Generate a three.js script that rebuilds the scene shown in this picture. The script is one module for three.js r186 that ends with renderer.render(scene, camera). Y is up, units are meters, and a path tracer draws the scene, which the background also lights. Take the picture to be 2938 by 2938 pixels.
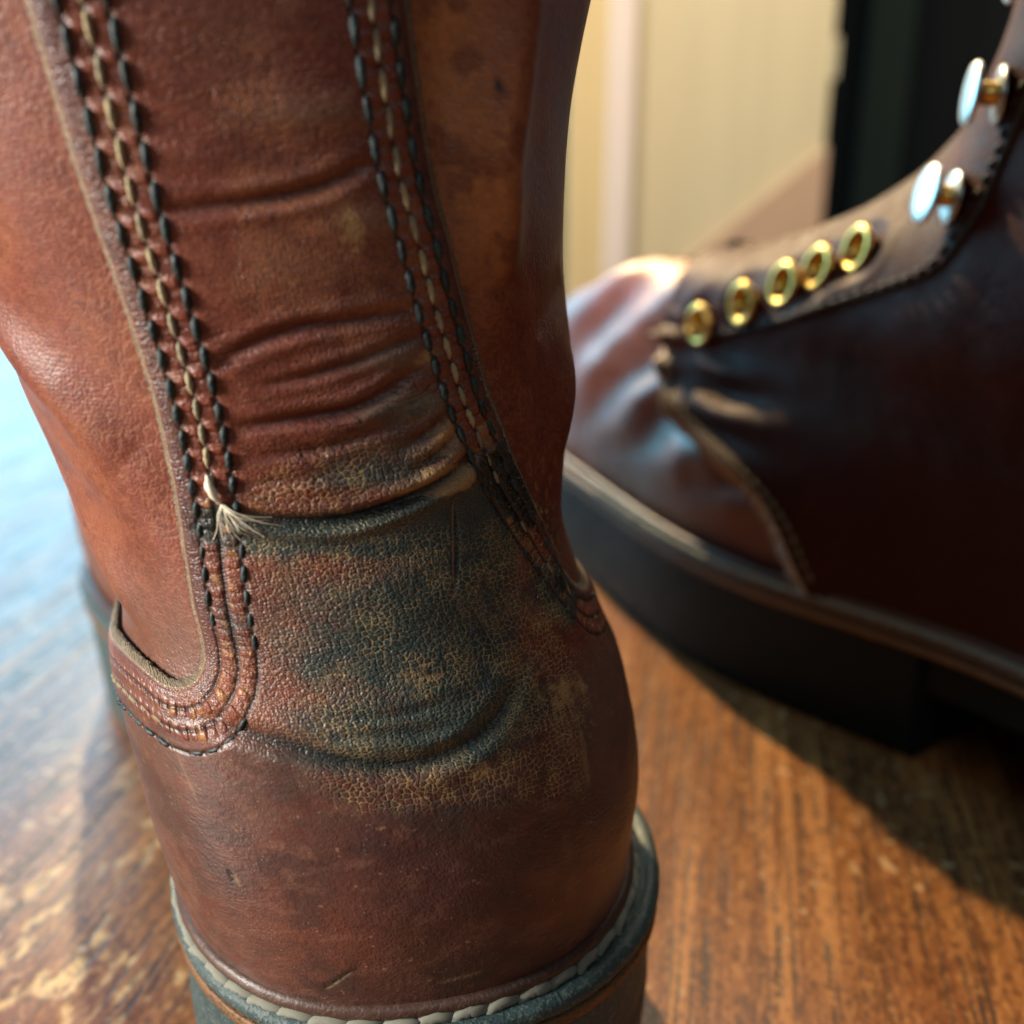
import * as THREE from 'three';
import { RectAreaLightUniformsLib } from 'three/addons/lights/RectAreaLightUniformsLib.js';
import { RoundedBoxGeometry } from 'three/addons/geometries/RoundedBoxGeometry.js';
import { mergeGeometries } from 'three/addons/utils/BufferGeometryUtils.js';

// ---------- camera, light, exposure ----------
const renderer = new THREE.WebGLRenderer({ antialias: true });
renderer.toneMapping = THREE.LinearToneMapping;
renderer.toneMappingExposure = 1;
renderer.shadowMap.enabled = true;
RectAreaLightUniformsLib.init();
const scene = new THREE.Scene();
scene.background = new THREE.Color(0.010, 0.015, 0.018);            // what the unlit rest of the room gives
const camera = new THREE.PerspectiveCamera(50, 1, 0.02, 20);
camera.position.set(0, 0.17, 0.138);
camera.rotation.set(-20 * Math.PI / 180, 0, 0);
camera.focus = 0.163;
camera.userData.fStop = 10.5;
scene.add(camera);

function areaLamp(name, color, intensity, w, h, at, to) {
  const l = new THREE.RectAreaLight(color, intensity, w, h);
  l.name = name; l.position.set(...at); l.lookAt(...to); scene.add(l);
  return l;
}
// daylight from the window beyond the boots, from one behind the photographer's left shoulder, and from high up
areaLamp('far_window_light', new THREE.Color(0.30, 0.74, 1.0), 8.5, 1.0, 0.7, [-0.74, 0.42, -1.2], [-0.1, 0.0, -0.2]);
areaLamp('near_window_light', new THREE.Color(1.0, 0.94, 0.86), 66, 0.36, 0.42, [-0.98, 0.44, 0.34], [0, 0.1, -0.05]);
areaLamp('roof_window_light', new THREE.Color(0.80, 0.93, 1.0), 1.7, 0.45, 0.36, [0.16, 0.62, 0.58], [-0.03, 0.1, 0]);
areaLamp('added_panel_light', new THREE.Color(1.0, 0.92, 0.76), 15, 0.6, 0.4, [0.25, 1.0, -0.75], [0.25, 0.1, -1.4]);  // added lamp, unseen, that brightens only the door panel
const sun = new THREE.SpotLight(new THREE.Color(1.0, 0.72, 0.38), 19, 6, 0.163, 0.75, 2);
sun.name = 'low_sun_light'; sun.position.set(-0.45, 0.98, -1.38); sun.target.position.set(0.13, 0, -0.04);
sun.castShadow = true; sun.shadow.mapSize.set(2048, 2048); sun.shadow.radius = 1.5; sun.shadow.bias = -0.0005;
scene.add(sun, sun.target);
// ---------- small maths ----------
const clamp = (x, a, b) => Math.min(b, Math.max(a, x));
const sstep = (a, b, x) => { const t = clamp((x - a) / (b - a), 0, 1); return t * t * (3 - 2 * t); };
const mix = (a, b, t) => a + (b - a) * t;
const gauss = (x, w) => Math.exp(-(x * x) / (w * w));
function cr(a, b, c, d, t) { return b + 0.5 * t * (c - a + t * (2 * a - 5 * b + 4 * c - d + t * (3 * (b - c) + d - a))); }
// value of column k of rows sorted by their first number, smooth in between
function along(rows, x, k) {
  const n = rows.length;
  if (x <= rows[0][0]) return rows[0][k];
  if (x >= rows[n - 1][0]) return rows[n - 1][k];
  let i = 0; while (x > rows[i + 1][0]) i++;
  const h = rows[i + 1][0] - rows[i][0], t = (x - rows[i][0]) / h;
  const m = (j) => j <= 0 || j >= n - 1 ? 0 : (rows[j + 1][k] - rows[j - 1][k]) / (rows[j + 1][0] - rows[j - 1][0]);
  const t2 = t * t, t3 = t2 * t;
  return (2 * t3 - 3 * t2 + 1) * rows[i][k] + (t3 - 2 * t2 + t) * h * m(i) + (3 * t2 - 2 * t3) * rows[i + 1][k] + (t3 - t2) * h * m(i + 1);
}
// ---------- the form of a boot: a stack of level rings, each measured by the arc length s from the middle of the back ----------
// key rows: [y, centre x, back z, half width, depth to the widest place, reach of the front]
const Y0 = 0.030, DY = 0.001, NS = 460, DS = 0.001;
function makeForm(keys, y1, bend = 0) {
  const NY = Math.ceil((y1 - Y0) / DY) + 4, X = new Float32Array(NY * NS), Z = new Float32Array(NY * NS), C = new Float32Array(NY), LEN = new Float32Array(NY);
  for (let j = 0; j < NY; j++) {
    const y = Y0 + (j - 1) * DY, K = (k) => along(keys, y, k);
    const cx = K(1), zb = K(2), hw = K(3), d = K(4), L = K(5) - d, low = 1 - sstep(0.06, 0.112, y), pts = [[0, zb]];
    const N = 160, e = 2 / 2.25, peak = sstep(0.05, 0.122, y) * sstep(0.185, 0.14, y), ep = 2 / (2.0 - 0.3 * peak), er = 2 / (1.9 - 0.55 * peak);   // the instep is narrower, like a ridge
    for (let i = 1; i <= N; i++) { const a = (i / N) * Math.PI / 2; pts.push([hw * Math.pow(Math.sin(a), e), zb - d + d * Math.pow(Math.max(0, Math.cos(a)), e)]); }
    for (let i = 1; i <= 2 * N; i++) {
      const a = (i / (2 * N)) * Math.PI / 2, q = L * Math.pow(Math.sin(a), ep);
      const b = 1 + low * (-0.22 * gauss(q - 0.075, 0.055) + 0.30 * gauss(q - 0.172, 0.062)) * sstep(0, 0.05, q);
      pts.push([hw * b * Math.pow(Math.max(0, Math.cos(a)), er), zb - d - q]);
    }
    C[j] = cx;
    let s = 0, k = 0;
    for (let i = 0; i + 1 < pts.length; i++) {
      const dx = pts[i + 1][0] - pts[i][0], dz = pts[i + 1][1] - pts[i][1], l = Math.hypot(dx, dz);
      while (k < NS && k * DS <= s + l) { const t = l ? (k * DS - s) / l : 0; X[j * NS + k] = pts[i][0] + dx * t; Z[j * NS + k] = pts[i][1] + dz * t; k++; }
      s += l;
    }
    LEN[j] = s;
    for (; k < NS; k++) { X[j * NS + k] = 0; Z[j * NS + k] = pts[pts.length - 1][1]; }
  }
  const at = (A, j, k, odd) => k < 0 ? (odd ? -A[j * NS - k] : A[j * NS - k]) : A[j * NS + Math.min(k, NS - 1)];
  const rowS = (A, j, k, t, odd) => cr(at(A, j, k - 1, odd), at(A, j, k, odd), at(A, j, k + 1, odd), at(A, j, k + 2, odd), t);
  function P(s, y, o) {
    const sg = s < 0 ? -1 : 1, a = Math.abs(s) / DS, k = Math.min(NS - 3, Math.floor(a)), t = Math.min(1, a - k);
    const f = clamp((y - Y0) / DY + 1, 1, NY - 3.001), j = Math.floor(f), u = f - j;
    const g = (A, odd) => cr(rowS(A, j - 1, k, t, odd), rowS(A, j, k, t, odd), rowS(A, j + 1, k, t, odd), rowS(A, j + 2, k, t, odd), u);
    o[0] = sg * g(X, true) + cr(C[j - 1], C[j], C[j + 1], C[j + 2], u); o[1] = y; o[2] = g(Z, false);
    if (bend) o[0] -= shift(-o[2], y);   // the forefoot turned outwards
    return o;
  }
  const p1 = [0, 0, 0], p2 = [0, 0, 0], h = 0.0008;
  function N(s, y, o) {
    P(s + h, y, p1); P(s - h, y, p2); const ax = p1[0] - p2[0], ay = p1[1] - p2[1], az = p1[2] - p2[2];
    P(s, y + h, p1); P(s, y - h, p2); const bx = p1[0] - p2[0], by = p1[1] - p2[1], bz = p1[2] - p2[2];
    const x = ay * bz - az * by, yy = az * bx - ax * bz, z = ax * by - ay * bx, l = Math.hypot(x, yy, z) || 1;
    o[0] = x / l; o[1] = yy / l; o[2] = z / l;
    return o;
  }
  const shift = (q, y) => bend * sstep(0.045, 0.2, q) * sstep(0.15, 0.1, y);
  const half = (y) => { const f = clamp((y - Y0) / DY + 1, 1, NY - 3.001), j = Math.floor(f); return mix(LEN[j], LEN[j + 1], f - j); };
  return { P, N, half, shift };
}
// key rows: [y, centre x, back z, half width, depth to the widest place, reach of the front]
const KEYS1 = [
  [0.030, 0.0026, -0.0060, 0.0355, 0.042, 0.335], [0.040, 0.0018, -0.0025, 0.0375, 0.043, 0.335], [0.050, 0.0010, -0.0006, 0.0391, 0.044, 0.335],
  [0.062, 0.0003, 0.0004, 0.0404, 0.045, 0.325], [0.075, -0.0013, -0.0015, 0.0405, 0.045, 0.300], [0.085, -0.0033, -0.0045, 0.0400, 0.045, 0.265],
  [0.095, -0.0047, -0.0085, 0.0382, 0.045, 0.235], [0.105, -0.0072, -0.0115, 0.0385, 0.045, 0.210], [0.116, -0.0087, -0.0135, 0.0415, 0.047, 0.190],
  [0.130, -0.0103, -0.0137, 0.0442, 0.050, 0.172], [0.150, -0.0127, -0.0127, 0.0455, 0.052, 0.156], [0.170, -0.0158, -0.0117, 0.0497, 0.054, 0.147],
  [0.200, -0.0185, -0.0097, 0.0580, 0.055, 0.140], [0.245, -0.0200, -0.0087, 0.0640, 0.056, 0.137]];
const REACH2 = [0.335, 0.335, 0.335, 0.338, 0.340, 0.338, 0.331, 0.316, 0.286, 0.217, 0.169, 0.147, 0.137, 0.134];
const KEYS2 = KEYS1.map((r, i) => [r[0], 0, r[2], r[3], r[4], REACH2[i]]);
const POSE1 = [-0.0112, 0, 0.0053, 14.3 * Math.PI / 180], POSE2 = [0.2191, 0, -0.0333, 36 * Math.PI / 180];
// ---------- noise and textures ----------
let seed = 7;
const rnd = () => { seed = (seed * 1664525 + 1013904223) >>> 0; return seed / 4294967296; };
const hash2 = (x, y, k = 0) => { let h = Math.imul(x, 374761393) ^ Math.imul(y, 668265263) ^ Math.imul(k + 11, 974711); h = Math.imul(h ^ (h >>> 13), 1274126177); return ((h ^ (h >>> 16)) >>> 0) / 4294967296; };
function vnoise(x, y, k = 0) {
  const i = Math.floor(x), j = Math.floor(y), fx = x - i, fy = y - j, u = fx * fx * (3 - 2 * fx), v = fy * fy * (3 - 2 * fy);
  const a = hash2(i, j, k), b = hash2(i + 1, j, k), c = hash2(i, j + 1, k), d = hash2(i + 1, j + 1, k);
  return a + (b - a) * u + (c - a) * v + (a - b - c + d) * u * v;
}
function fbm(x, y, n, k = 0) { let s = 0, a = 0.5, t = 0; for (let i = 0; i < n; i++) { s += a * vnoise(x, y, k + i); t += a; a *= 0.5; x = x * 2.03 + 7.1; y = y * 2.03 + 3.7; } return s / t; }
const VO = [0, 0, 0];
// nearest-cell noise: VO = distance to the nearest edge, to the nearest point, the cell's own random number
function voronoi(x, y, k = 0) {
  const i = Math.floor(x), j = Math.floor(y); let d1 = 9, d2 = 9, id = 0;
  for (let b = -1; b <= 1; b++) for (let a = -1; a <= 1; a++) {
    const px = i + a + 0.1 + 0.8 * hash2(i + a, j + b, k) - x, py = j + b + 0.1 + 0.8 * hash2(i + a, j + b, k + 1) - y, d = px * px + py * py;
    if (d < d1) { d2 = d1; d1 = d; id = hash2(i + a, j + b, k + 2); } else if (d < d2) d2 = d;
  }
  d1 = Math.sqrt(d1); d2 = Math.sqrt(d2); VO[0] = d2 - d1; VO[1] = d1; VO[2] = id;
}
const toByte = (v) => { v = clamp(v, 0, 1); return 255 * (v <= 0.0031308 ? v * 12.92 : 1.055 * Math.pow(v, 1 / 2.4) - 0.055) + 0.5; };
// paints a colour map and a relief map over s0..s1, y0..y1 (in millimetres); f(s, y, c) fills c = [r, g, b, relief 0..1, roughness 0..1]
function paint(W, H, s0, s1, y0, y1, f, wrap = THREE.RepeatWrapping) {
  const col = new Uint8Array(W * H * 4), rel = new Uint8Array(W * H * 4), c = [0, 0, 0, 0, 0];
  for (let j = 0; j < H; j++) for (let i = 0; i < W; i++) {
    f(s0 + (s1 - s0) * (i + 0.5) / W, y0 + (y1 - y0) * (j + 0.5) / H, c, i, j);
    const n = (j * W + i) * 4;
    col[n] = toByte(c[0]); col[n + 1] = toByte(c[1]); col[n + 2] = toByte(c[2]); col[n + 3] = 255;
    rel[n] = clamp(c[3], 0, 1) * 255; rel[n + 1] = clamp(c[4], 0, 1) * 255; rel[n + 3] = 255;   // red: relief, green: roughness
  }
  const make = (data, srgb) => {
    const t = new THREE.DataTexture(data, W, H, THREE.RGBAFormat); t.magFilter = THREE.LinearFilter; t.minFilter = THREE.LinearMipmapLinearFilter; t.generateMipmaps = true;
    t.wrapS = t.wrapT = wrap; if (srgb) t.colorSpace = THREE.SRGBColorSpace;
    t.repeat.set(1000 / (s1 - s0), 1000 / (y1 - y0)); t.offset.set(-s0 / (s1 - s0), -y0 / (y1 - y0)); t.needsUpdate = true;
    return t;
  };
  const r = make(rel, false);
  return { map: make(col, true), bumpMap: r, roughnessMap: r };
}
function stdMat(name, o) { const m = new THREE.MeshPhysicalMaterial({ roughness: 1, metalness: 0, side: THREE.DoubleSide, ...o }); m.name = name; return m; }
// ---------- the marks that wear has left on the back of the front boot: millimetres, s round from the middle of the back, y up from the table ----------
function polyDist(pts, s, y) {            // [distance, how far along 0..1, side]
  let best = 1e9, bt = 0, bs = 1; const n = pts.length - 1;
  for (let i = 0; i < n; i++) {
    const ax = pts[i][0], ay = pts[i][1], dx = pts[i + 1][0] - ax, dy = pts[i + 1][1] - ay;
    const t = clamp(((s - ax) * dx + (y - ay) * dy) / (dx * dx + dy * dy), 0, 1), ex = s - ax - t * dx, ey = y - ay - t * dy, d = ex * ex + ey * ey;
    if (d < best) { best = d; bt = (i + t) / n; bs = dx * ey - dy * ex >= 0 ? 1 : -1; }
  }
  return [Math.sqrt(best), bt, bs];
}
function smoothLine(pts, step) {          // a curve through the points, cut into equal steps
  const c = new THREE.CatmullRomCurve3(pts.map((p) => new THREE.Vector3(p[0], p[1], 0)), false, 'centripetal');
  return c.getSpacedPoints(Math.max(2, Math.round(c.getLength() / step))).map((p) => [p.x, p.y]);
}
// folds: points, half width, depth, swelling above and below
const FOLDS = [
  [[[-14, 159.2], [-4, 160], [4, 161.5], [12, 164.8]], 1.0, 0.75, 0.45],
  [[[-13, 139.5], [-7.5, 142.5], [-2, 144.3], [5, 145], [13, 145.8]], 1.0, 0.7, 0.5],
  [[[-8, 137], [-2, 138], [4, 139.6], [10, 141.5], [14, 142.7]], 0.8, 0.55, 0.35],
  [[[-13, 131.2], [-4, 132.3], [3, 133.2], [8, 135.5], [13, 138.2]], 1.0, 0.9, 0.55],
  [[[-12, 127.2], [-2, 128], [5, 129.6], [9, 131.2]], 0.8, 0.4, 0.3],
  [[[-13, 123.4], [-6, 123.8], [0, 124.2]], 0.8, 0.3, 0.2],
  [[[8, 127], [12, 128.4], [16, 131.4]], 0.9, 0.6, 0.4],
  [[[9, 123.2], [13, 125.2], [17, 128.5]], 0.8, 0.5, 0.4],
  [[[-15, 119.6], [-8, 117.9], [-2.5, 117.4], [3.5, 118.2], [10, 120.2], [16, 122.8], [21, 126.2]], 1.1, 1.3, 0.9],
  [[[-33, 88.6], [-21.5, 87.4], [-15, 86.2], [-9, 84.4], [-2.5, 83], [4.5, 83.2], [10.5, 85], [16, 88.5], [20, 93]], 1.5, 0.85, 0.5],
  [[[-10, 87.2], [-3, 87.2], [3, 86.6], [9, 87.2]], 0.8, 0.4, 0.2],
  [[[-8, 89.6], [0, 89.4], [7, 90]], 0.7, 0.25, 0.15],
  [[[14.6, 118.6], [14.1, 114], [13.4, 109.5], [11.7, 104.4]], 0.35, 0.35, 0.05],
  [[[14, 101], [14.6, 97.5], [15.6, 94.5], [17.5, 93]], 0.4, 0.35, 0.08],
].map(([p, w, d, b]) => ({ p: smoothLine(p, 0.8), w: w * 0.82, d, b: b * 0.75 }));
// rolls of leather between the folds: s, y, half length, half height, height
const ROLLS = [[5, 170.5, 9, 2.6, 0.55], [8, 157.5, 7, 3, 0.4], [-2, 150, 11, 4, 0.35], [8, 140.6, 7, 1.6, 0.45], [5, 135.6, 8, 1.9, 0.5], [11, 132.5, 6, 1.8, 0.6], [2, 122, 13, 2.4, 0.55], [14, 121, 6, 3, 0.5], [4, 104, 15, 9, 0.7], [0, 91.5, 14, 2.5, 0.35], [-22, 96, 8, 6, -0.5]];
function foldRelief(s, y) {               // millimetres out of the smooth form
  let h = 0;
  for (const f of FOLDS) {
    const a = f.p[0], b = f.p[f.p.length - 1];
    if (s < Math.min(a[0], b[0]) - 6 || s > Math.max(a[0], b[0]) + 6 || Math.abs(y - a[1]) > 22) continue;
    const [d, t] = polyDist(f.p, s, y); if (d > f.w * 5) continue;
    const e = Math.pow(Math.sin(Math.PI * clamp(t, 0.02, 0.98)), 0.6), x = d / f.w;
    h += e * (-f.d * Math.exp(-x * x) + f.b * Math.exp(-(x - 2.1) * (x - 2.1) * 0.8));
  }
  for (const r of ROLLS) h += r[4] * Math.exp(-(((s - r[0]) / r[2]) ** 2) - ((y - r[1]) / r[3]) ** 2);
  return h + 0.35 * (fbm(s * 0.12, y * 0.2, 2, 40) - 0.5);
}
// edges of the back piece
const EDGE_L = smoothLine([[-23.6, 250], [-23.6, 200], [-23.5, 182], [-23, 170], [-22.8, 158], [-22.3, 150], [-21.6, 140.5], [-21.3, 135], [-21.4, 128], [-21.6, 121.5], [-22.2, 115], [-22.9, 108], [-24, 101], [-25.6, 96], [-28.4, 92.4], [-32.5, 91], [-39, 91.6], [-47, 91.6], [-60, 89.5], [-80, 86], [-112, 80]], 0.6);
const EDGE_R = smoothLine([[17.8, 250], [17.8, 200], [18, 182], [18.3, 170], [18.6, 160], [19.3, 154], [20, 147], [21.2, 140], [22.2, 134], [24, 128], [26, 121.5], [28.6, 115.5], [31.6, 110], [34.4, 104.2], [37, 99.6], [41, 95.4], [48, 93], [60, 92], [80, 90], [112, 84]], 0.6);
function offsetLine(pts, far) {           // a line beside another one, far(y) away from it
  return pts.map((p, i) => {
    const a = pts[Math.max(0, i - 2)], b = pts[Math.min(pts.length - 1, i + 2)], l = Math.hypot(b[0] - a[0], b[1] - a[1]), d = far(p[1], p[0]);
    return [p[0] - (b[1] - a[1]) / l * d, p[1] + (b[0] - a[0]) / l * d];
  });
}
// signed distance to the edge of the back piece, positive on it
function backPiece(s, y) {
  const L = polyDist(EDGE_L, s, y), R = polyDist(EDGE_R, s, y);
  return Math.min(L[0] * L[2], -R[0] * R[2]);
}
// a field worked out on a coarse grid and read smoothly in between
function gridField(f, s0, s1, y0, y1, step) {
  const W = Math.ceil((s1 - s0) / step) + 2, H = Math.ceil((y1 - y0) / step) + 2, A = new Float32Array(W * H);
  for (let j = 0; j < H; j++) for (let i = 0; i < W; i++) A[j * W + i] = f(s0 + i * step, y0 + j * step);
  return (s, y) => {
    const a = clamp((s - s0) / step, 0, W - 1.001), b = clamp((y - y0) / step, 0, H - 1.001), i = Math.floor(a), j = Math.floor(b), u = a - i, v = b - j, n = j * W + i;
    return (A[n] * (1 - u) + A[n + 1] * u) * (1 - v) + (A[n + W] * (1 - u) + A[n + W + 1] * u) * v;
  };
}
const edgeField = gridField(backPiece, -112, 112, 26, 250, 0.5);
const foldField = gridField(foldRelief, -80, 80, 30, 250, 0.25);
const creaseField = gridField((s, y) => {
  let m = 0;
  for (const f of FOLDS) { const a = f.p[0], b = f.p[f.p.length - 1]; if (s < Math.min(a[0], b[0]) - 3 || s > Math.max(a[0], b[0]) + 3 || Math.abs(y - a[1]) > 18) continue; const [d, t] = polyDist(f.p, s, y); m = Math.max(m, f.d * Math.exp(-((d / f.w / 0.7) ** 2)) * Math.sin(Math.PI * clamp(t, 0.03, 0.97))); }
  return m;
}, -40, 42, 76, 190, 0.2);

// ---------- things, parts, surfaces ----------
function thing(name, label, category, at, turn = 0, group) {
  const o = new THREE.Group(); o.name = name; o.position.set(...at); o.rotation.y = turn;
  o.userData = { label, category }; if (group) o.userData.group = group;
  scene.add(o); return o;
}
function part(name, geometry, material, parent) {
  const m = new THREE.Mesh(geometry, material); m.name = name; m.castShadow = m.receiveShadow = true; parent.add(m); return m;
}
function geo(pos, uv, idx) {
  const g = new THREE.BufferGeometry();
  g.setAttribute('position', new THREE.Float32BufferAttribute(pos, 3)); g.setAttribute('uv', new THREE.Float32BufferAttribute(uv, 2));
  g.setIndex(idx); g.computeVertexNormals(); return g;
}
// the skin of a boot at (s, y) in metres, off metres outside the form
const tp = [0, 0, 0], tn = [0, 0, 0];
function skin(form, s, y, off, o) { form.P(s, y, tp); form.N(s, y, tn); o[0] = tp[0] + tn[0] * off; o[1] = tp[1] + tn[1] * off; o[2] = tp[2] + tn[2] * off; return o; }
// one piece of leather: the grid columns x rows over the skin, kept where inside(s, y) > 0, with a cut edge of its own.
// column(a, y) gives s; lift(s, y, f) the height of its face; rim: { low(s, y), round }
function leather({ form, cols, rows, y0, y1, column, inside, lift, rim }) {
  const pos = [], uv = [], idx = [], V = [], p = [0, 0, 0];
  const add = (s, y, f) => { skin(form, s, y, lift(s, y, f), p); pos.push(p[0], p[1], p[2]); uv.push(s, y); V.push([s, y]); return V.length - 1; };
  const F = new Float32Array((cols + 1) * (rows + 1)), id = new Int32Array(F.length).fill(-1), S = new Float32Array(F.length), Y = new Float32Array(F.length);
  for (let j = 0; j <= rows; j++) for (let i = 0; i <= cols; i++) {
    const n = j * (cols + 1) + i, y = y0 + (y1 - y0) * j / rows, s = column(i / cols, y);
    S[n] = s; Y[n] = y; F[n] = inside ? inside(s, y) : 1;
  }
  const vert = (n) => id[n] >= 0 ? id[n] : (id[n] = add(S[n], Y[n], F[n]));
  const cuts = new Map(), edges = [];
  const cut = (a, b) => {
    const k = a < b ? a * 4194304 + b : b * 4194304 + a; let v = cuts.get(k);
    if (v === undefined) { const t = F[a] / (F[a] - F[b]); v = add(S[a] + (S[b] - S[a]) * t, Y[a] + (Y[b] - Y[a]) * t, 0); cuts.set(k, v); }
    return v;
  };
  const tri = (a, b, c) => {
    const q = [a, b, c], inn = q.map((n) => F[n] > 0), k = inn[0] + inn[1] + inn[2];
    if (!k) return;
    if (k === 3) { idx.push(vert(a), vert(b), vert(c)); return; }
    if (k === 1) { const i = inn.indexOf(true), A = q[i], B = q[(i + 1) % 3], D = q[(i + 2) % 3], x = cut(A, B), z = cut(A, D); idx.push(vert(A), x, z); edges.push([x, z]); return; }
    const i = inn.indexOf(false), A = q[i], B = q[(i + 1) % 3], D = q[(i + 2) % 3], x = cut(A, B), z = cut(A, D);
    idx.push(x, vert(B), vert(D), x, vert(D), z); edges.push([z, x]);
  };
  for (let j = 0; j < rows; j++) for (let i = 0; i < cols; i++) { const a = j * (cols + 1) + i, b = a + 1, c = a + cols + 1, d = c + 1; tri(a, b, d); tri(a, d, c); }
  const face = geo(pos, uv, idx);
  if (!rim || !edges.length) return { face, edges: [] };
  // the cut edge: from the face, bulging a little outwards, down to the leather beneath; one mesh for each unbroken edge
  const K = 4, e = 0.0004, root = new Map(), top = (v) => { while (root.has(v) && root.get(v) !== v) v = root.get(v); return v; }, runs = new Map();
  for (const [a, b] of edges) { const x = top(a), z = top(b); root.set(x, x); if (x !== z) root.set(z, x); }
  for (const g of edges) { const r = top(g[0]); if (!runs.has(r)) runs.set(r, []); runs.get(r).push(g); }
  const out = [];
  for (const run of runs.values()) {
    const box = new THREE.Box3(); for (const [a] of run) box.expandByPoint(new THREE.Vector3(pos[a * 3], pos[a * 3 + 1], pos[a * 3 + 2]));
    if (box.getSize(new THREE.Vector3()).length() < 0.018) continue;   // round an eyelet, hidden by its flange
    const rp = [], ru = [], ri = [], seen = new Map();
    const line = (v) => {
      if (seen.has(v)) return seen.get(v);
      const [s, y] = V[v], g = [inside(s + e, y) - inside(s - e, y), inside(s, y + e) - inside(s, y - e)], l = Math.hypot(g[0], g[1]) || 1, at = rp.length / 3;
      const hi = lift(s, y, 0), lo = rim.low(s, y);
      for (let k = 0; k <= K; k++) {
        const t = k / K, b = rim.round * 0.6 * Math.sin(Math.PI * t) + rim.round * (rim.slope ?? 0.4) * t, rough = (hash2(v, k, 3) - 0.5) * rim.round * 0.5 * (k > 0 ? 1 : 0);
        skin(form, s - g[0] / l * (b + rough), y - g[1] / l * (b + rough), mix(hi, lo, t), p); rp.push(p[0], p[1], p[2]); ru.push(s + k * 0.0004, y + k * 0.0003);
      }
      seen.set(v, at); return at;
    };
    for (const [a, b] of run) { const x = line(a), z = line(b); for (let k = 0; k < K; k++) ri.push(x + k, x + k + 1, z + k, z + k, x + k + 1, z + k + 1); }
    out.push(geo(rp, ru, ri));
  }
  return { face, edges: out };
}
// a closed outline round a boot at height y, off metres outside it, up to reach metres of arc each way (all of it when left out)
function outline(form, y, off, reach) {
  const L = Math.min(reach ?? 9, form.half(y) - 0.0001), n = Math.round(L / 0.0012), pts = [], p = [0, 0, 0], q = [0, 0, 0];
  for (let i = -n; i <= n; i++) { form.P(L * i / n, y, p); form.N(L * i / n, y, q); const l = Math.hypot(q[0], q[2]); pts.push([p[0] + q[0] / l * off, p[2] + q[2] / l * off, q[0] / l, q[2] / l, L * i / n]); }
  return pts;
}
// sweeps the profile [[out, y], ...] round an outline
function sweep(pts, profile, closed, wave) {
  const pos = [], uv = [], idx = [], M = profile.length;
  pts.forEach(([x, z, nx, nz, s], i) => { let run = 0; profile.forEach(([o, y], k) => {
    if (k) run += Math.hypot(o - profile[k - 1][0], y - profile[k - 1][1]);
    const w = wave ? wave(s, k) : 0;
    pos.push(x + nx * (o + w), y + w * 0.4, z + nz * (o + w)); uv.push(s, run); }); });
  const n = pts.length;
  for (let i = 0; i < (closed ? n : n - 1); i++) for (let k = 0; k + 1 < M; k++) { const a = i * M + k, b = ((i + 1) % n) * M + k; idx.push(a, a + 1, b, b, a + 1, b + 1); }
  return geo(pos, uv, idx);
}
const bead = (o, y, r, a0 = -60, a1 = 200, n = 10) => Array.from({ length: n + 1 }, (_, i) => { const a = (a1 + (a0 - a1) * i / n) * Math.PI / 180; return [o + r * Math.cos(a), y + r * Math.sin(a)]; });
// a thread lying on a curve: points, radius along it, twist of its strands
function threadGeometry(pts, radius, ply = 0, turns = 0, sides = 8) {
  const c = new THREE.CatmullRomCurve3(pts.map((p) => new THREE.Vector3(...p))), n = Math.max(6, pts.length * 3), fr = c.computeFrenetFrames(n, false), pos = [], uv = [], idx = [], v = new THREE.Vector3();
  for (let i = 0; i <= n; i++) {
    const t = i / n; c.getPointAt(t, v); const r0 = radius(t);
    for (let k = 0; k <= sides; k++) {
      const a = k / sides * Math.PI * 2, r = r0 * (1 + ply * Math.cos(3 * (a - turns * t * 2 * Math.PI))), N = fr.normals[i], B = fr.binormals[i];
      pos.push(v.x + r * (N.x * Math.cos(a) + B.x * Math.sin(a)), v.y + r * (N.y * Math.cos(a) + B.y * Math.sin(a)), v.z + r * (N.z * Math.cos(a) + B.z * Math.sin(a))); uv.push(k / sides * 0.003, t * 0.006);
    }
  }
  for (let i = 0; i < n; i++) for (let k = 0; k < sides; k++) { const a = i * (sides + 1) + k, b = a + sides + 1; idx.push(a, b, a + 1, a + 1, b, b + 1); }
  return geo(pos, uv, idx);
}
// one stitch, 1 unit long on z, lying on y = 0: thick in the middle, its ends going down into the leather
function stitchGeometry(k) {
  return threadGeometry([[0.075, -0.1, -0.56], [0.045, -0.01, -0.4], [0.012, 0.05, -0.16], [-0.012, 0.05, 0.1], [-0.045, -0.01, 0.36], [-0.075, -0.1, 0.54]], (t) => 0.04 + 0.105 * Math.pow(sstep(0.05, 0.3, t) * sstep(0.86, 0.56, t), 0.8), 0.16, 1.3 + 0.3 * k, 12);
}
const form1 = makeForm(KEYS1, 0.246, 0.03), form2 = makeForm(KEYS2, 0.246);

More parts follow.
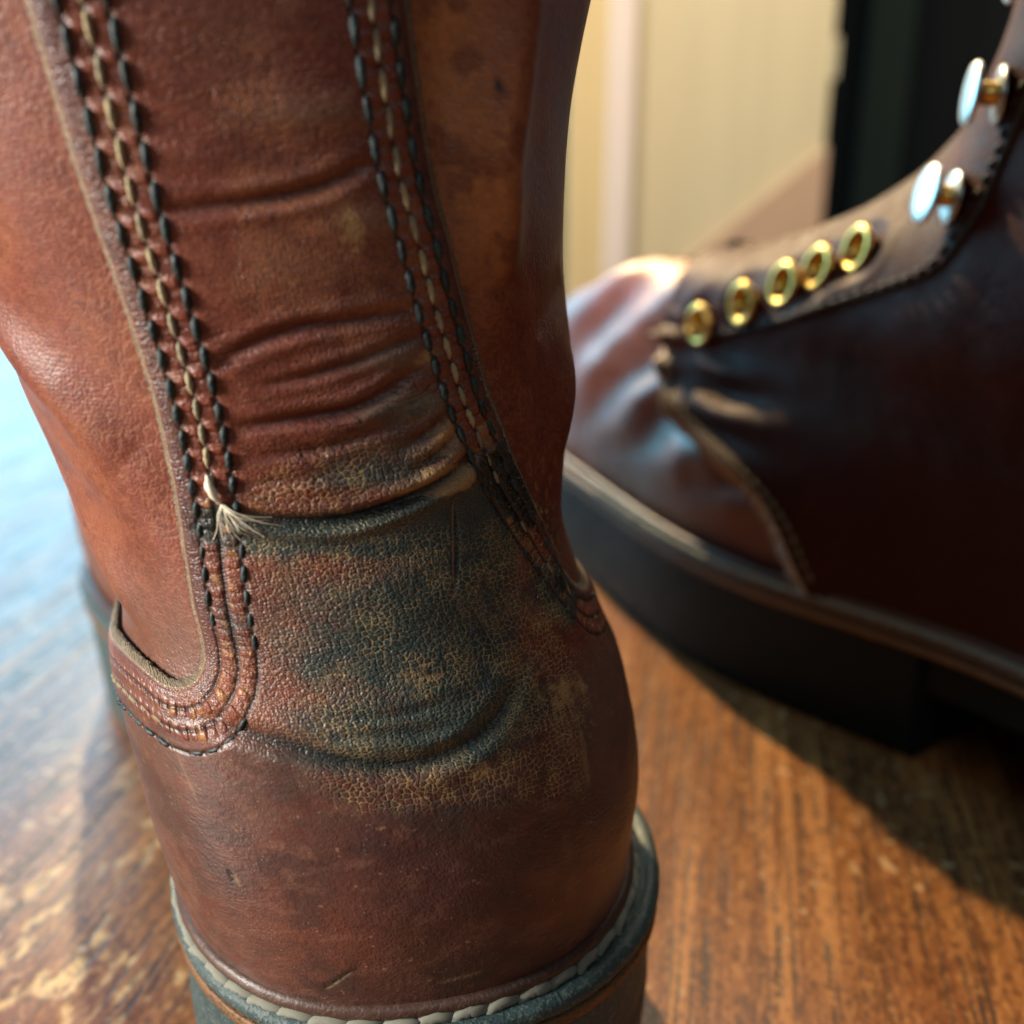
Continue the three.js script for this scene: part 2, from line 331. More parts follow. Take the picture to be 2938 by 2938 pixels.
// ---------- where the stitches go: three rows along each edge of the back piece, [from, to] in millimetres ----------
const d1 = (y) => 2.75 + 0.7 * sstep(140, 180, y), ROWS = [];
const rowLine = (edge, far, from, to) => { const l = smoothLine(offsetLine(edge, far), 0.25); return l.filter((p, i) => i / l.length >= from && i / l.length <= to); };
function cutRow(line, pitch, kind, y0, y1, sLeft, sRight) {
  const list = []; let run = rnd() * 2, k = 0;
  const pts = line.filter((p) => p[1] > y0 && p[1] < y1 && p[0] > sLeft && p[0] < sRight);
  for (let i = 1; i < pts.length; i++) {
    run += Math.hypot(pts[i][0] - pts[i - 1][0], pts[i][1] - pts[i - 1][1]);
    const P = pitch(pts[i][1]);
    if (run >= P) { run -= P; const j = Math.max(0, i - Math.round(P / 0.25)); list.push({ a: pts[j], b: pts[i], kind, k: k++ }); }
  }
  return list;
}
const pitchOf = (y) => 3.3 + 1.1 * sstep(115, 170, y);
const SEAMS = [
  cutRow(rowLine(EDGE_L, d1, 0, 1), pitchOf, 'dark', 60, 228, -62, 40),
  cutRow(rowLine(EDGE_L, (y) => d1(y) + 2.6, 0, 1), pitchOf, 'light', 60, 228, -62, 40),
  cutRow(rowLine(EDGE_L, (y) => d1(y) + 5.3, 0, 1), pitchOf, 'dark', 60, 228, -62, 40),
  cutRow(rowLine(EDGE_R, () => -6.9, 0, 1), pitchOf, 'dark', 60, 228, -60, 52),
  cutRow(rowLine(EDGE_R, () => -4.5, 0, 1), pitchOf, 'light', 60, 228, -60, 52),
  cutRow(rowLine(EDGE_R, () => -2.2, 0, 1), pitchOf, 'dark', 60, 228, -60, 52),
];
// where it is missing or rubbed away
const goneL = (y, s) => y < 103.5 && s > -33, goneR = (y) => y < 119;
for (const [i, row] of SEAMS.entries()) for (const st of row) {
  const [s, y] = st.a, left = i < 3;
  st.gone = left ? ((i === 1 && y < 122 && s > -30) || (y < 96 && i === 0) || (goneL(y, s) && hash2(st.k, i, 5) < 0.45)) : (goneR(y) && hash2(st.k, i, 6) < 0.72);
  st.worn = left ? sstep(126, 116, y) : sstep(134, 124, y);
}

// ---------- leathers ----------
const PW = 1440, PH = 1440, PS0 = -75, PS1 = 75, PY0 = 36, PY1 = 186;
const holeMap = new Float32Array(PW * PH), puff = new Float32Array(PW * PH);
function stamp(map, s, y, rs, f) {
  const k = PW / (PS1 - PS0), ci = (s - PS0) * k, cj = (y - PY0) * k, r = rs * k;
  for (let j = Math.max(0, Math.ceil(cj - r)); j <= Math.min(PH - 1, cj + r); j++) for (let i = Math.max(0, Math.ceil(ci - r)); i <= Math.min(PW - 1, ci + r); i++) {
    const v = f((i - ci) / k, (j - cj) / k); if (v > map[j * PW + i]) map[j * PW + i] = v;
  }
}
for (const [n, row] of SEAMS.entries()) for (const st of row) {
  const dx = st.b[0] - st.a[0], dy = st.b[1] - st.a[1], l = Math.hypot(dx, dy), ux = dx / l, uy = dy / l;
  stamp(holeMap, st.a[0], st.a[1], 1.4, (x, y) => { const u = x * ux + y * uy, v = -x * uy + y * ux; return Math.exp(-(u * u) / 0.32 - (v - 0.12 * u) * (v - 0.12 * u) / 0.1); });
  stamp(holeMap, (st.a[0] + st.b[0]) / 2, (st.a[1] + st.b[1]) / 2, 2.6, (x, y) => { const u = (x * ux + y * uy) / (l * 0.5), v = -x * uy + y * ux; return (st.gone ? 0.85 : 0.55) * Math.exp(-(u ** 6)) * Math.exp(-(v * v) / 0.1); });
  if (n === 2 || n === 5) continue;                                  // the leather puffs up between the rows
  const ax = n < 3 ? 1 : 1;
  stamp(puff, st.a[0] + ax * 1.3 + dx * 0.15, st.a[1] + dy * 0.15, 2.2, (x, y) => { const u = x * ux + y * uy, v = -x * uy + y * ux; return Math.exp(-((v / 0.95) ** 4) - ((u / 0.75) ** 4)); });
  stamp(puff, st.a[0] + ax * 1.3 + dx * 0.62, st.a[1] + dy * 0.62, 2.2, (x, y) => { const u = x * ux + y * uy, v = -x * uy + y * ux; return 0.6 * Math.exp(-((v / 0.95) ** 4) - ((u / 0.7) ** 4)); });
}
const blobs = (list) => (s, y) => { let m = 0; for (const [a, b, ra, rb, w] of list) { const e = ((s - a) / ra) ** 2 + ((y - b) / rb) ** 2; if (e < 9) m += w * Math.exp(-e); } return m; };
const field = (list) => gridField(blobs(list), -80, 80, 30, 190, 1);
const STAIN = field([[-6, 115.5, 13, 2.6, 1.0], [6, 115.5, 10, 3.5, 1.0], [15, 113, 7, 8, 0.95], [16, 103, 6, 8, 0.6], [10, 93, 9, 6, 0.85], [2, 85, 15, 3.4, 1.25], [-6, 97, 10, 5, 0.5], [13, 87, 8, 4, 0.8], [24, 119, 6, 5, 1.35], [22, 113, 4, 5, 0.9], [30, 100, 6, 5, 1.0], [34, 96, 4, 3, 1.2], [3, 124, 13, 3.2, 0.6], [9, 131, 9, 4, 0.55], [9, 140, 6, 2, 0.42], [-16, 118, 5, 3.5, 0.75], [-19, 104, 3, 8, 0.5], [0, 104, 15, 8, 0.6], [8, 100, 9, 7, 0.35], [-8, 90, 12, 3, 0.5], [26, 128, 3, 6, 0.6], [3, 75, 16, 5, 0.3], [-15, 49.5, 3, 2, 0.5]]);
const SHEEN = field([[10, 139.8, 6, 1.6, 0.8], [11, 133.2, 6, 2.2, 1.0], [9, 157.6, 4, 1.4, 0.5], [15, 119, 5, 2, 0.55], [4, 170, 8, 1.2, 0.4], [8, 127, 8, 2, 0.5], [18, 110, 4, 6, 0.35]]);  // cool sheen on the rolls and folds, painted as pale patches
const CRACK = field([[3, 106, 17, 12, 0.9], [12, 97, 16, 10, 0.9], [-8, 94, 14, 7, 0.8], [-7, 117, 10, 8, 0.55], [4, 125, 13, 6, 0.75], [10, 80, 13, 6, 0.6], [24, 84, 7, 9, 0.85], [22, 78, 6, 8, 0.5], [0, 84, 16, 5, 0.9], [24, 105, 8, 10, 0.55], [-4, 79, 10, 4, 0.35]]);
const SMEAR = field([[24, 119, 6, 6, 1.0], [21, 122, 3, 2.5, 0.8], [27, 112, 4, 5, 0.7], [32, 99, 4, 4, 0.7], [-18.5, 117, 4, 2.2, 0.8], [-15, 119.6, 3, 1.2, 0.9]]);
const TAN = field([[25, 83, 4, 5, 0.3], [14.5, 128, 2.6, 2.6, 0.9], [14.5, 122, 5, 2.4, 0.95], [11, 121, 8, 1.6, 0.6], [7, 157, 1.5, 2.6, 1.0], [5.6, 153.5, 2, 1.6, 0.5], [24, 86.5, 5, 2.4, 0.5], [30.5, 84.5, 1.8, 2, 0.5], [9, 80, 2.2, 1.6, 0.8], [0, 80.5, 4, 0.8, 0.7], [4, 94, 4, 4, 0.45], [18, 100, 5, 5, 0.2], [12.5, 138.6, 1.5, 0.6, 1.1], [13.8, 139.6, 0.6, 1.4, 1.1], [27, 110, 2, 5, 0.5], [21, 127, 2.4, 2, 0.8], [24, 122, 1.5, 1.6, 0.9], [-24, 103, 1.5, 5, 0.35], [-6, 92, 2, 0.8, 0.7]]);
const RED = field([[-22, 64, 12, 9, 0.9], [-14, 56, 9, 6, 0.9], [-20, 50, 8, 4, 0.8], [-26, 86, 8, 3, 0.6], [20, 80, 5, 6, 0.6], [-16, 90, 6, 3, 0.5], [-12, 107, 7, 5, 0.4], [19, 99, 3, 6, 0.45]]);
const PURPLE = field([[-7, 106, 13, 8, 0.8], [-10, 96, 8, 4, 0.6], [-5, 181, 14, 6, 0.35], [-2, 66, 17, 9, 0.9], [14, 56, 22, 12, 0.7], [-8, 72, 10, 6, 0.5], [-6, 48, 14, 4, 0.5]]);
const LIFT = field([[6, 170, 9, 2.6, 0.8], [9, 158, 6, 3, 0.6], [-2, 152, 9, 2.5, 0.4], [4, 147, 12, 1.6, 0.35], [-4, 178, 7, 3, 0.4]]);
// streaks and nicks: from, to, half width, light or dark, strength
const STREAKS = [[[26.6, 80, 26, 72], 0.45, 1, 0.9], [[25.6, 86, 27, 76], 0.3, 1, 0.5], [[-33.4, 82, -32.2, 76], 0.35, 1, 0.45], [[-17.6, 47.2, -12.2, 52.6], 0.55, 0, 1], [[-17.2, 47.4, -13.4, 51.3], 0.22, 1, 0.8], [[-1.5, 47.6, 5, 48.2], 0.4, 1, 0.7], [[-28.5, 66, -28, 64.2], 0.35, 1, 0.7], [[-29.4, 66.4, -28.8, 64.6], 0.5, 0, 0.8], [[14.7, 118.6, 14.1, 111], 0.24, 0, 1], [[14.1, 111, 11.8, 104.5], 0.2, 0, 0.9], [[14.6, 118.6, 12, 105], 0.14, 1, 1.4], [[10.5, 112, 9.6, 107], 0.12, 0, 0.6], [[18, 104, 19.5, 98], 0.12, 0, 0.6], [[13.6, 101.5, 15.8, 95.5], 0.2, 0, 0.8], [[11.9, 104.6, 11.5, 104], 0.5, 1, 0.7], [[14, 101, 15.4, 95], 0.14, 1, 0.7], [[-9, 148, -6, 156], 0.16, 1, 0.35], [[-6.5, 147, -2.5, 155], 0.16, 1, 0.35], [[-5, 152.6, -3.6, 151], 0.35, 1, 0.5], [[-2.6, 150.8, -1.4, 149.6], 0.3, 1, 0.45], [[-12, 171, -2, 174], 0.16, 1, 0.4], [[-3, 173.6, 3, 172.8], 0.14, 1, 0.35]];
function streak(s, y, light) {
  let m = 0;
  for (const [[a, b, c, d], w, l, k] of STREAKS) {
    if (l !== light || s < Math.min(a, c) - 2 || s > Math.max(a, c) + 2 || y < Math.min(b, d) - 2 || y > Math.max(b, d) + 2) continue;
    const dx = c - a, dy = d - b, t = clamp(((s - a) * dx + (y - b) * dy) / (dx * dx + dy * dy), 0, 1), e = Math.hypot(s - a - t * dx, y - b - t * dy);
    m = Math.max(m, k * Math.exp(-((e / w) ** 2)) * (0.45 + 0.8 * vnoise(s * 2.6, y * 2.6, 71)) * Math.min(1, 6 * t * (1 - t) + 0.35));
  }
  return m;
}
const backLeather = paint(PW, PH, PS0, PS1, PY0, PY1, (s, y, c, i, j) => {
  const F = edgeField(s, y), n1 = fbm(s * 0.09, y * 0.09, 3, 1), n2 = fbm(s * 0.45, y * 0.6, 3, 9), n3 = fbm(s * 1.7, y * 2.6, 3, 17), n4 = vnoise(s * 6, y * 6, 23);
  const low = sstep(92, 84, y + 4 * (n1 - 0.5)), red = clamp(RED(s, y) * (0.5 + n2), 0, 1), purple = clamp(PURPLE(s, y) * (0.55 + 0.9 * n2), 0, 1);
  let r = mix(0.135, 0.090, low), g = mix(0.031, 0.042, low), b = mix(0.0175, 0.031, low);
  const m = (R, G, B, k) => { k = clamp(k, 0, 1); r += (R - r) * k; g += (G - g) * k; b += (B - b) * k; };
  m(0.225, 0.078, 0.036, sstep(0.46, 0.7, n1) * 0.7 * (1 - low)); m(0.085, 0.021, 0.016, sstep(0.5, 0.3, n2) * 0.55);
  m(0.24, 0.092, 0.045, LIFT(s, y) * (0.4 + 0.9 * n2)); m(0.062, 0.024, 0.021, purple * 0.9); m(0.125, 0.034, 0.021, red * 0.5);
  const grime = fbm(s * 0.11 + 31, y * 0.16, 4, 111), scuff = fbm(s * 0.3, y * 0.5 + 7, 4, 115); m(0.035, 0.020, 0.018, low * sstep(0.50, 0.72, grime) * 0.6); m(0.17, 0.075, 0.05, low * sstep(0.55, 0.78, scuff) * 0.35); m(0.028, 0.016, 0.015, low * sstep(0.4, 0.25, scuff) * 0.3);
  const sideRubLit = sstep(20, 34, s) * low; m(0.16, 0.085, 0.06, sideRubLit * 0.6);  // right side of the heel paler: rubbed, and its light painted in
  let h = 0.5 + 0.14 * (n3 - 0.5) + 0.09 * (n4 - 0.5) * (1 - 0.6 * low), rough = 0.40 - 0.1 * clamp(LIFT(s, y), 0, 1) + 0.12 * (n2 - 0.5);
  // fine wrinkles lying across the upper part
  const wy = y + 1.6 * fbm(s * 0.16, y * 0.3, 2, 31), rid = 1 - Math.abs(2 * fbm(s * 0.42, wy * 1.7, 3, 37) - 1), wr = sstep(0.84, 0.985, rid) * sstep(82, 112, y) * sstep(0.35, 0.6, fbm(s * 0.1, y * 0.13, 2, 51));
  h -= 0.13 * wr; m(0.26, 0.12, 0.075, sstep(0.72, 0.84, rid) * (1 - sstep(0.84, 0.93, rid)) * 0.28 * (1 - low));
  m(0.3, 0.15, 0.085, sstep(0.79, 0.9, fbm(s * 0.8, y * 1.2, 3, 57)) * 0.6);
  m(0.20, 0.185, 0.13, SHEEN(s, y) * (0.25 + 0.7 * n2));
  // thin wrinkles beside the folds
  { const wa = fbm(s * 0.09 + 3, y * 0.2, 2, 121), rl = 1 - Math.abs(2 * fbm(s * 0.13 + 5, y * 0.75 - s * 0.08 + 3 * wa, 3, 125) - 1), k = sstep(0.86, 0.99, rl) * Math.exp(-(((y - 133) / 13) ** 4)) * sstep(0.4, 0.6, wa); h -= 0.22 * k; m(0.05, 0.014, 0.012, k * 0.35); }
  // pebbled grain, its fine furrows lying across
  voronoi(s * 1.7 + 0.6 * n2, wy * 2.5, 13); const gr = sstep(0.28, 0.03, VO[0]), gk = (1 - 0.75 * low) * (0.5 + 0.8 * sstep(0.35, 0.65, n1)); h -= 0.09 * gr * gk; r *= 1 + gk * 0.3 * (VO[2] - 0.5); g *= 1 + gk * 0.3 * (VO[2] - 0.5); m(0.26, 0.11, 0.065, gr * gk * 0.16);
  // the dark greenish stain
  const st = sstep(0.16, 0.86, STAIN(s, y) + 0.5 * (fbm(s * 0.22, y * 0.3, 4, 61) - 0.5)) * (1 - 0.55 * red);
  m(0.028, 0.045, 0.042, st * (0.97 + 0.4 * (n2 - 0.4))); rough += 0.02 * st;
  // crackled grain, its cracks filled with pale dust
  const ck = sstep(0.22, 0.7, CRACK(s, y) + 0.6 * (fbm(s * 0.2, y * 0.25, 3, 67) - 0.5));
  if (ck > 0.01) {
    const sq = y + 5 * sstep(80, 90, y) + 4 * sstep(114, 121, y), wx = s + 0.5 * fbm(s * 0.9, y * 0.9, 2, 73), wyy = sq + 0.5 * fbm(s * 0.9 + 9, y * 0.9, 2, 77);
    voronoi(wx * 1.0, wyy * 1.22, 5); const e1 = VO[0], d1v = VO[1], cell = VO[2];
    voronoi(wx * 2.2 + 3, wyy * 2.6, 8); const e2 = VO[0], cell2 = VO[2];
    const line = Math.max(sstep(0.15, 0.02, e1), 0.75 * sstep(0.2, 0.02, e2) * sstep(0.42, 0.62, fbm(s * 0.3, y * 0.3, 2, 81))), on = sstep(0.30, 0.62, fbm(s * 0.55, y * 0.55, 3, 83) + 0.25 * (ck - 0.5));
    h += ck * (0.14 * (sstep(0.0, 0.35, e1) - 0.6) + 0.05 * (cell - 0.5) + 0.05 * (sstep(0, 0.3, e2) - 0.6)) - 0.05 * ck;
    r *= 1 + ck * 0.35 * (cell - 0.5); g *= 1 + ck * 0.3 * (cell2 - 0.5); b *= 1 + ck * 0.3 * (cell2 - 0.5);
    m(0.36, 0.235, 0.095, line * on * ck * (0.34 + 0.45 * sstep(6, 18, s) + 0.6 * sstep(0.42, 0.66, fbm(s * 0.16, y * 0.16, 2, 85)))); m(0.022, 0.022, 0.019, line * (1 - on) * ck * 0.6);
    rough += 0.12 * line * ck;
  }
  const tn = TAN(s, y); if (tn > 0.02) { const k = sstep(0.3, 0.85, tn + 0.9 * (fbm(s * 0.9, y * 1.1, 4, 91) - 0.5)); m(0.40, 0.24, 0.095, k * 0.8); h += 0.12 * k * (vnoise(s * 3.2, y * 3.2, 95) - 0.4); rough += 0.2 * k; }
  // folds are darkened along their lines; the edge margin is dark from handling
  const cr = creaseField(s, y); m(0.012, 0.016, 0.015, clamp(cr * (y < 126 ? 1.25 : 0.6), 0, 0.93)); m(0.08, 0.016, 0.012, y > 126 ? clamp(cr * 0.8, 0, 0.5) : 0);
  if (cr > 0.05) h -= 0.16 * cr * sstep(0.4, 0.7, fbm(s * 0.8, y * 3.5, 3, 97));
  const edgeFar = s < 0 ? d1(y) - 0.4 : 1.8, mar = sstep(edgeFar + 0.5, edgeFar - 0.5, F); m(0.052, 0.026, 0.026, mar * (0.85 - 0.4 * n2) * sstep(88, 93, y));
  m(0.30, 0.22, 0.13, sstep(0.55, 0.1, F) * (0.35 + 0.4 * n3)); h -= 0.25 * sstep(0.9, 0.05, F);
  const ho = holeMap[j * PW + i], pu = puff[j * PW + i];
  h += 0.5 * pu - 0.45 * ho - 0.1 * sstep(0.02, 0.3, pu) * (1 - pu); m(0.21, 0.052, 0.03, pu * 0.55 * (1 - 0.7 * st)); m(0.33, 0.15, 0.05, pu * sstep(0.62, 0.75, fbm(s * 0.7, y * 0.7, 2, 101)) * sstep(135, 118, y)); m(0.012, 0.014, 0.015, ho * 0.95);
  const sm = sstep(0.45, 0.8, SMEAR(s, y) * (0.55 + 0.9 * fbm(s * 0.7, y * 0.7, 3, 131))); m(0.010, 0.016, 0.015, sm * 0.9); h += 0.3 * sm * (vnoise(s * 2.2, y * 2.2, 135) - 0.6);
  const s1 = streak(s, y, 1), s0 = streak(s, y, 0); m(0.018, 0.018, 0.016, s0); m(0.30, 0.19, 0.10, s1 * 0.6); h -= 0.22 * s0 + 0.08 * s1; rough += 0.1 * s1;
  m(0.4, 0.32, 0.24, sstep(0.975, 0.985, hash2(Math.floor(s * 5), Math.floor(y * 5), 7)) * sstep(0.62, 0.72, n2) * 0.3);
  c[0] = r; c[1] = g; c[2] = b; c[3] = h; c[4] = clamp(rough, 0.25, 0.9);
}, THREE.MirroredRepeatWrapping);
// the plain leather of the sides: orange brown, finely wrinkled beside the seams
const sideLeather = paint(1024, 1024, -75, 75, 36, 186, (s, y, c) => {
  const n1 = fbm(s * 0.07, y * 0.07, 3, 201), n2 = fbm(s * 0.35, y * 0.3, 3, 205), n3 = fbm(s * 2.2, y * 1.5, 3, 209), k = (R, G, B, t) => { t = clamp(t, 0, 1); c[0] += (R - c[0]) * t; c[1] += (G - c[1]) * t; c[2] += (B - c[2]) * t; };
  c[0] = 0.145; c[1] = 0.032; c[2] = 0.017;
  k(0.20, 0.060, 0.027, sstep(0.45, 0.7, n1) * 0.8); k(0.42, 0.16, 0.05, 0.9 * Math.exp(-(((s - 24) / 6) ** 2)) * sstep(140, 160, y)); k(0.105, 0.027, 0.017, sstep(0.5, 0.3, n2) * 0.6);  // the lit orange strip beside the right seam is painted in
  const near = Math.exp(-Math.max(0, s < 0 ? -s - 21 : s - 18) / 9), rid = 1 - Math.abs(2 * fbm(s * 0.75, y * 0.9 + 0.35 * Math.abs(s), 3, 213) - 1), w = sstep(0.8, 0.98, rid);
  voronoi(s * 1.5 + n2, y * 1.6, 15); const gr = sstep(0.3, 0.03, VO[0]), cell = 1 + 0.28 * (VO[2] - 0.5); c[0] *= cell; c[1] *= cell; c[2] *= cell; k(0.24, 0.08, 0.045, gr * 0.2);
  k(0.3, 0.12, 0.06, w * (0.15 + 0.45 * near)); k(0.34, 0.17, 0.07, sstep(0.8, 0.9, fbm(s * 1.2, y * 1.0, 3, 217)) * 0.35);
  k(0.09, 0.055, 0.035, sstep(116, 92, y + 10 * (n1 - 0.5)) * 0.5); k(0.055, 0.04, 0.03, Math.exp(-(((s - 34) / 7) ** 2) - (((y - 104) / 9) ** 2)) * 0.7);
  k(0.36, 0.22, 0.09, sstep(0.6, 0.75, fbm(s * 0.9, y * 0.9, 3, 221)) * Math.exp(-(((s - 33) / 8) ** 2) - (((y - 108) / 10) ** 2)) * 0.8);
  k(0.02, 0.012, 0.01, Math.exp(-(((s - 28) / 0.35) ** 2) - (((y - 173.5) / 0.8) ** 2)));
  c[3] = 0.5 + 0.14 * (n3 - 0.5) - 0.07 * gr - 0.10 * w * (0.25 + 0.75 * near) + 0.08 * (n2 - 0.5); c[4] = 0.44 + 0.14 * (n2 - 0.5) + 0.06 * n3;
}, THREE.MirroredRepeatWrapping);
const plain = (W, mm, f) => paint(W, W, 0, mm, 0, mm, f, THREE.MirroredRepeatWrapping);
const darkRubber = plain(512, 40, (s, y, c) => { const n = fbm(s * 0.4, y * 0.4, 3, 301), q = fbm(s * 2.5, y * 2.5, 2, 305); c[0] = 0.020 + 0.014 * n; c[1] = 0.042 + 0.022 * n; c[2] = 0.043 + 0.022 * n; if (q > 0.68) { c[0] += 0.06; c[1] += 0.06; c[2] += 0.05; } c[3] = 0.5 + 0.3 * (q - 0.5); c[4] = 0.5 + 0.2 * n; });
const rawLeather = plain(512, 20, (s, y, c) => { const n = fbm(s * 0.6, y * 1.6, 3, 311), q = fbm(s * 5, y * 5, 3, 315); c[0] = mix(0.09, 0.235, n) * (0.75 + 0.5 * q); c[1] = mix(0.07, 0.185, n) * (0.75 + 0.5 * q); c[2] = mix(0.05, 0.115, n) * (0.75 + 0.5 * q); c[3] = 0.5 + 0.7 * (q - 0.5); c[4] = 0.9; });
const tanSole = plain(512, 30, (s, y, c) => { const n = fbm(s * 0.3, y * 1.2, 3, 321), q = fbm(s * 3, y * 3, 2, 325); c[0] = mix(0.16, 0.36, n); c[1] = mix(0.075, 0.19, n); c[2] = mix(0.025, 0.075, n); if (q > 0.64) { c[0] *= 0.4; c[1] *= 0.4; c[2] *= 0.4; } c[3] = 0.5 + 0.3 * (q - 0.5); c[4] = 0.6; });
const lining = plain(256, 20, (s, y, c) => { const q = fbm(s * 2, y * 2, 3, 331); c[0] = 0.16 * (0.7 + 0.6 * q); c[1] = 0.1 * (0.7 + 0.6 * q); c[2] = 0.055 * (0.7 + 0.6 * q); c[3] = q; c[4] = 0.85; });
const M = {
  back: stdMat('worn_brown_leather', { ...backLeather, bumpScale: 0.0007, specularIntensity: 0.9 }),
  side: stdMat('brown_leather', { ...sideLeather, bumpScale: 0.0005, specularIntensity: 0.9 }),
  dark: stdMat('oxblood_leather', { ...sideLeather, color: new THREE.Color(0.27, 0.145, 0.13), bumpScale: 0.0006, roughness: 1.2, specularIntensity: 0.25 }),  // oxblood, darkened partly to stand in for the shade on this side
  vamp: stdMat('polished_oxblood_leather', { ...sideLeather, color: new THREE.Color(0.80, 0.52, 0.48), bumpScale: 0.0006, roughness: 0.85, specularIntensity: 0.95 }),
  darkTan: stdMat('shaded_tan_leather', { ...tanSole, color: new THREE.Color(0.30, 0.27, 0.24), bumpScale: 0.0003 }),  // the tan of the welt with its shade put into the colour
  raw: stdMat('raw_leather_edge', { ...rawLeather, bumpScale: 0.0005 }),
  rubber: stdMat('black_rubber', { ...darkRubber, bumpScale: 0.0004 }),
  shadeBlack: stdMat('shade_darkened_rubber', { ...darkRubber, color: new THREE.Color(0.10, 0.11, 0.12), bumpScale: 0.0004, specularIntensity: 0.4 }),  // the same rubber, darkened to stand in for the shade on it
  edge: stdMat('dull_midsole_edge', { ...tanSole, color: new THREE.Color(0.6, 0.55, 0.5), bumpScale: 0.0003 }),
  tan: stdMat('tan_sole_leather', { ...tanSole, bumpScale: 0.0003 }),
  rand: stdMat('dark_brown_rand', { ...sideLeather, color: new THREE.Color(0.5, 0.62, 0.75), bumpScale: 0.0003 }),
  lining: stdMat('lining_leather', { ...lining, bumpScale: 0.0004 }),
  black: stdMat('black_thread', { color: new THREE.Color(0.008, 0.019, 0.020), roughness: 0.55 }),
  black2: stdMat('faded_black_thread', { color: new THREE.Color(0.014, 0.032, 0.034), roughness: 0.6 }),
  cream: stdMat('pale_thread', { color: new THREE.Color(0.36, 0.30, 0.17), roughness: 0.85 }),
  cream2: stdMat('grey_pale_thread', { color: new THREE.Color(0.27, 0.235, 0.15), roughness: 0.85 }),
  soiled: stdMat('soiled_pale_thread', { color: new THREE.Color(0.2, 0.17, 0.1), roughness: 0.85 }),
  welt: stdMat('pale_welt_thread', { color: new THREE.Color(0.19, 0.19, 0.15), roughness: 0.9 }),
  fluff: stdMat('frayed_thread', { color: new THREE.Color(0.78, 0.70, 0.54), roughness: 0.8 }),
  brass: stdMat('brass', { color: new THREE.Color(0.80, 0.50, 0.13), metalness: 1, roughness: 0.3 }),
  nickel: stdMat('pale_nickel', { color: new THREE.Color(0.72, 0.78, 0.78), metalness: 1, roughness: 0.34 }),
};
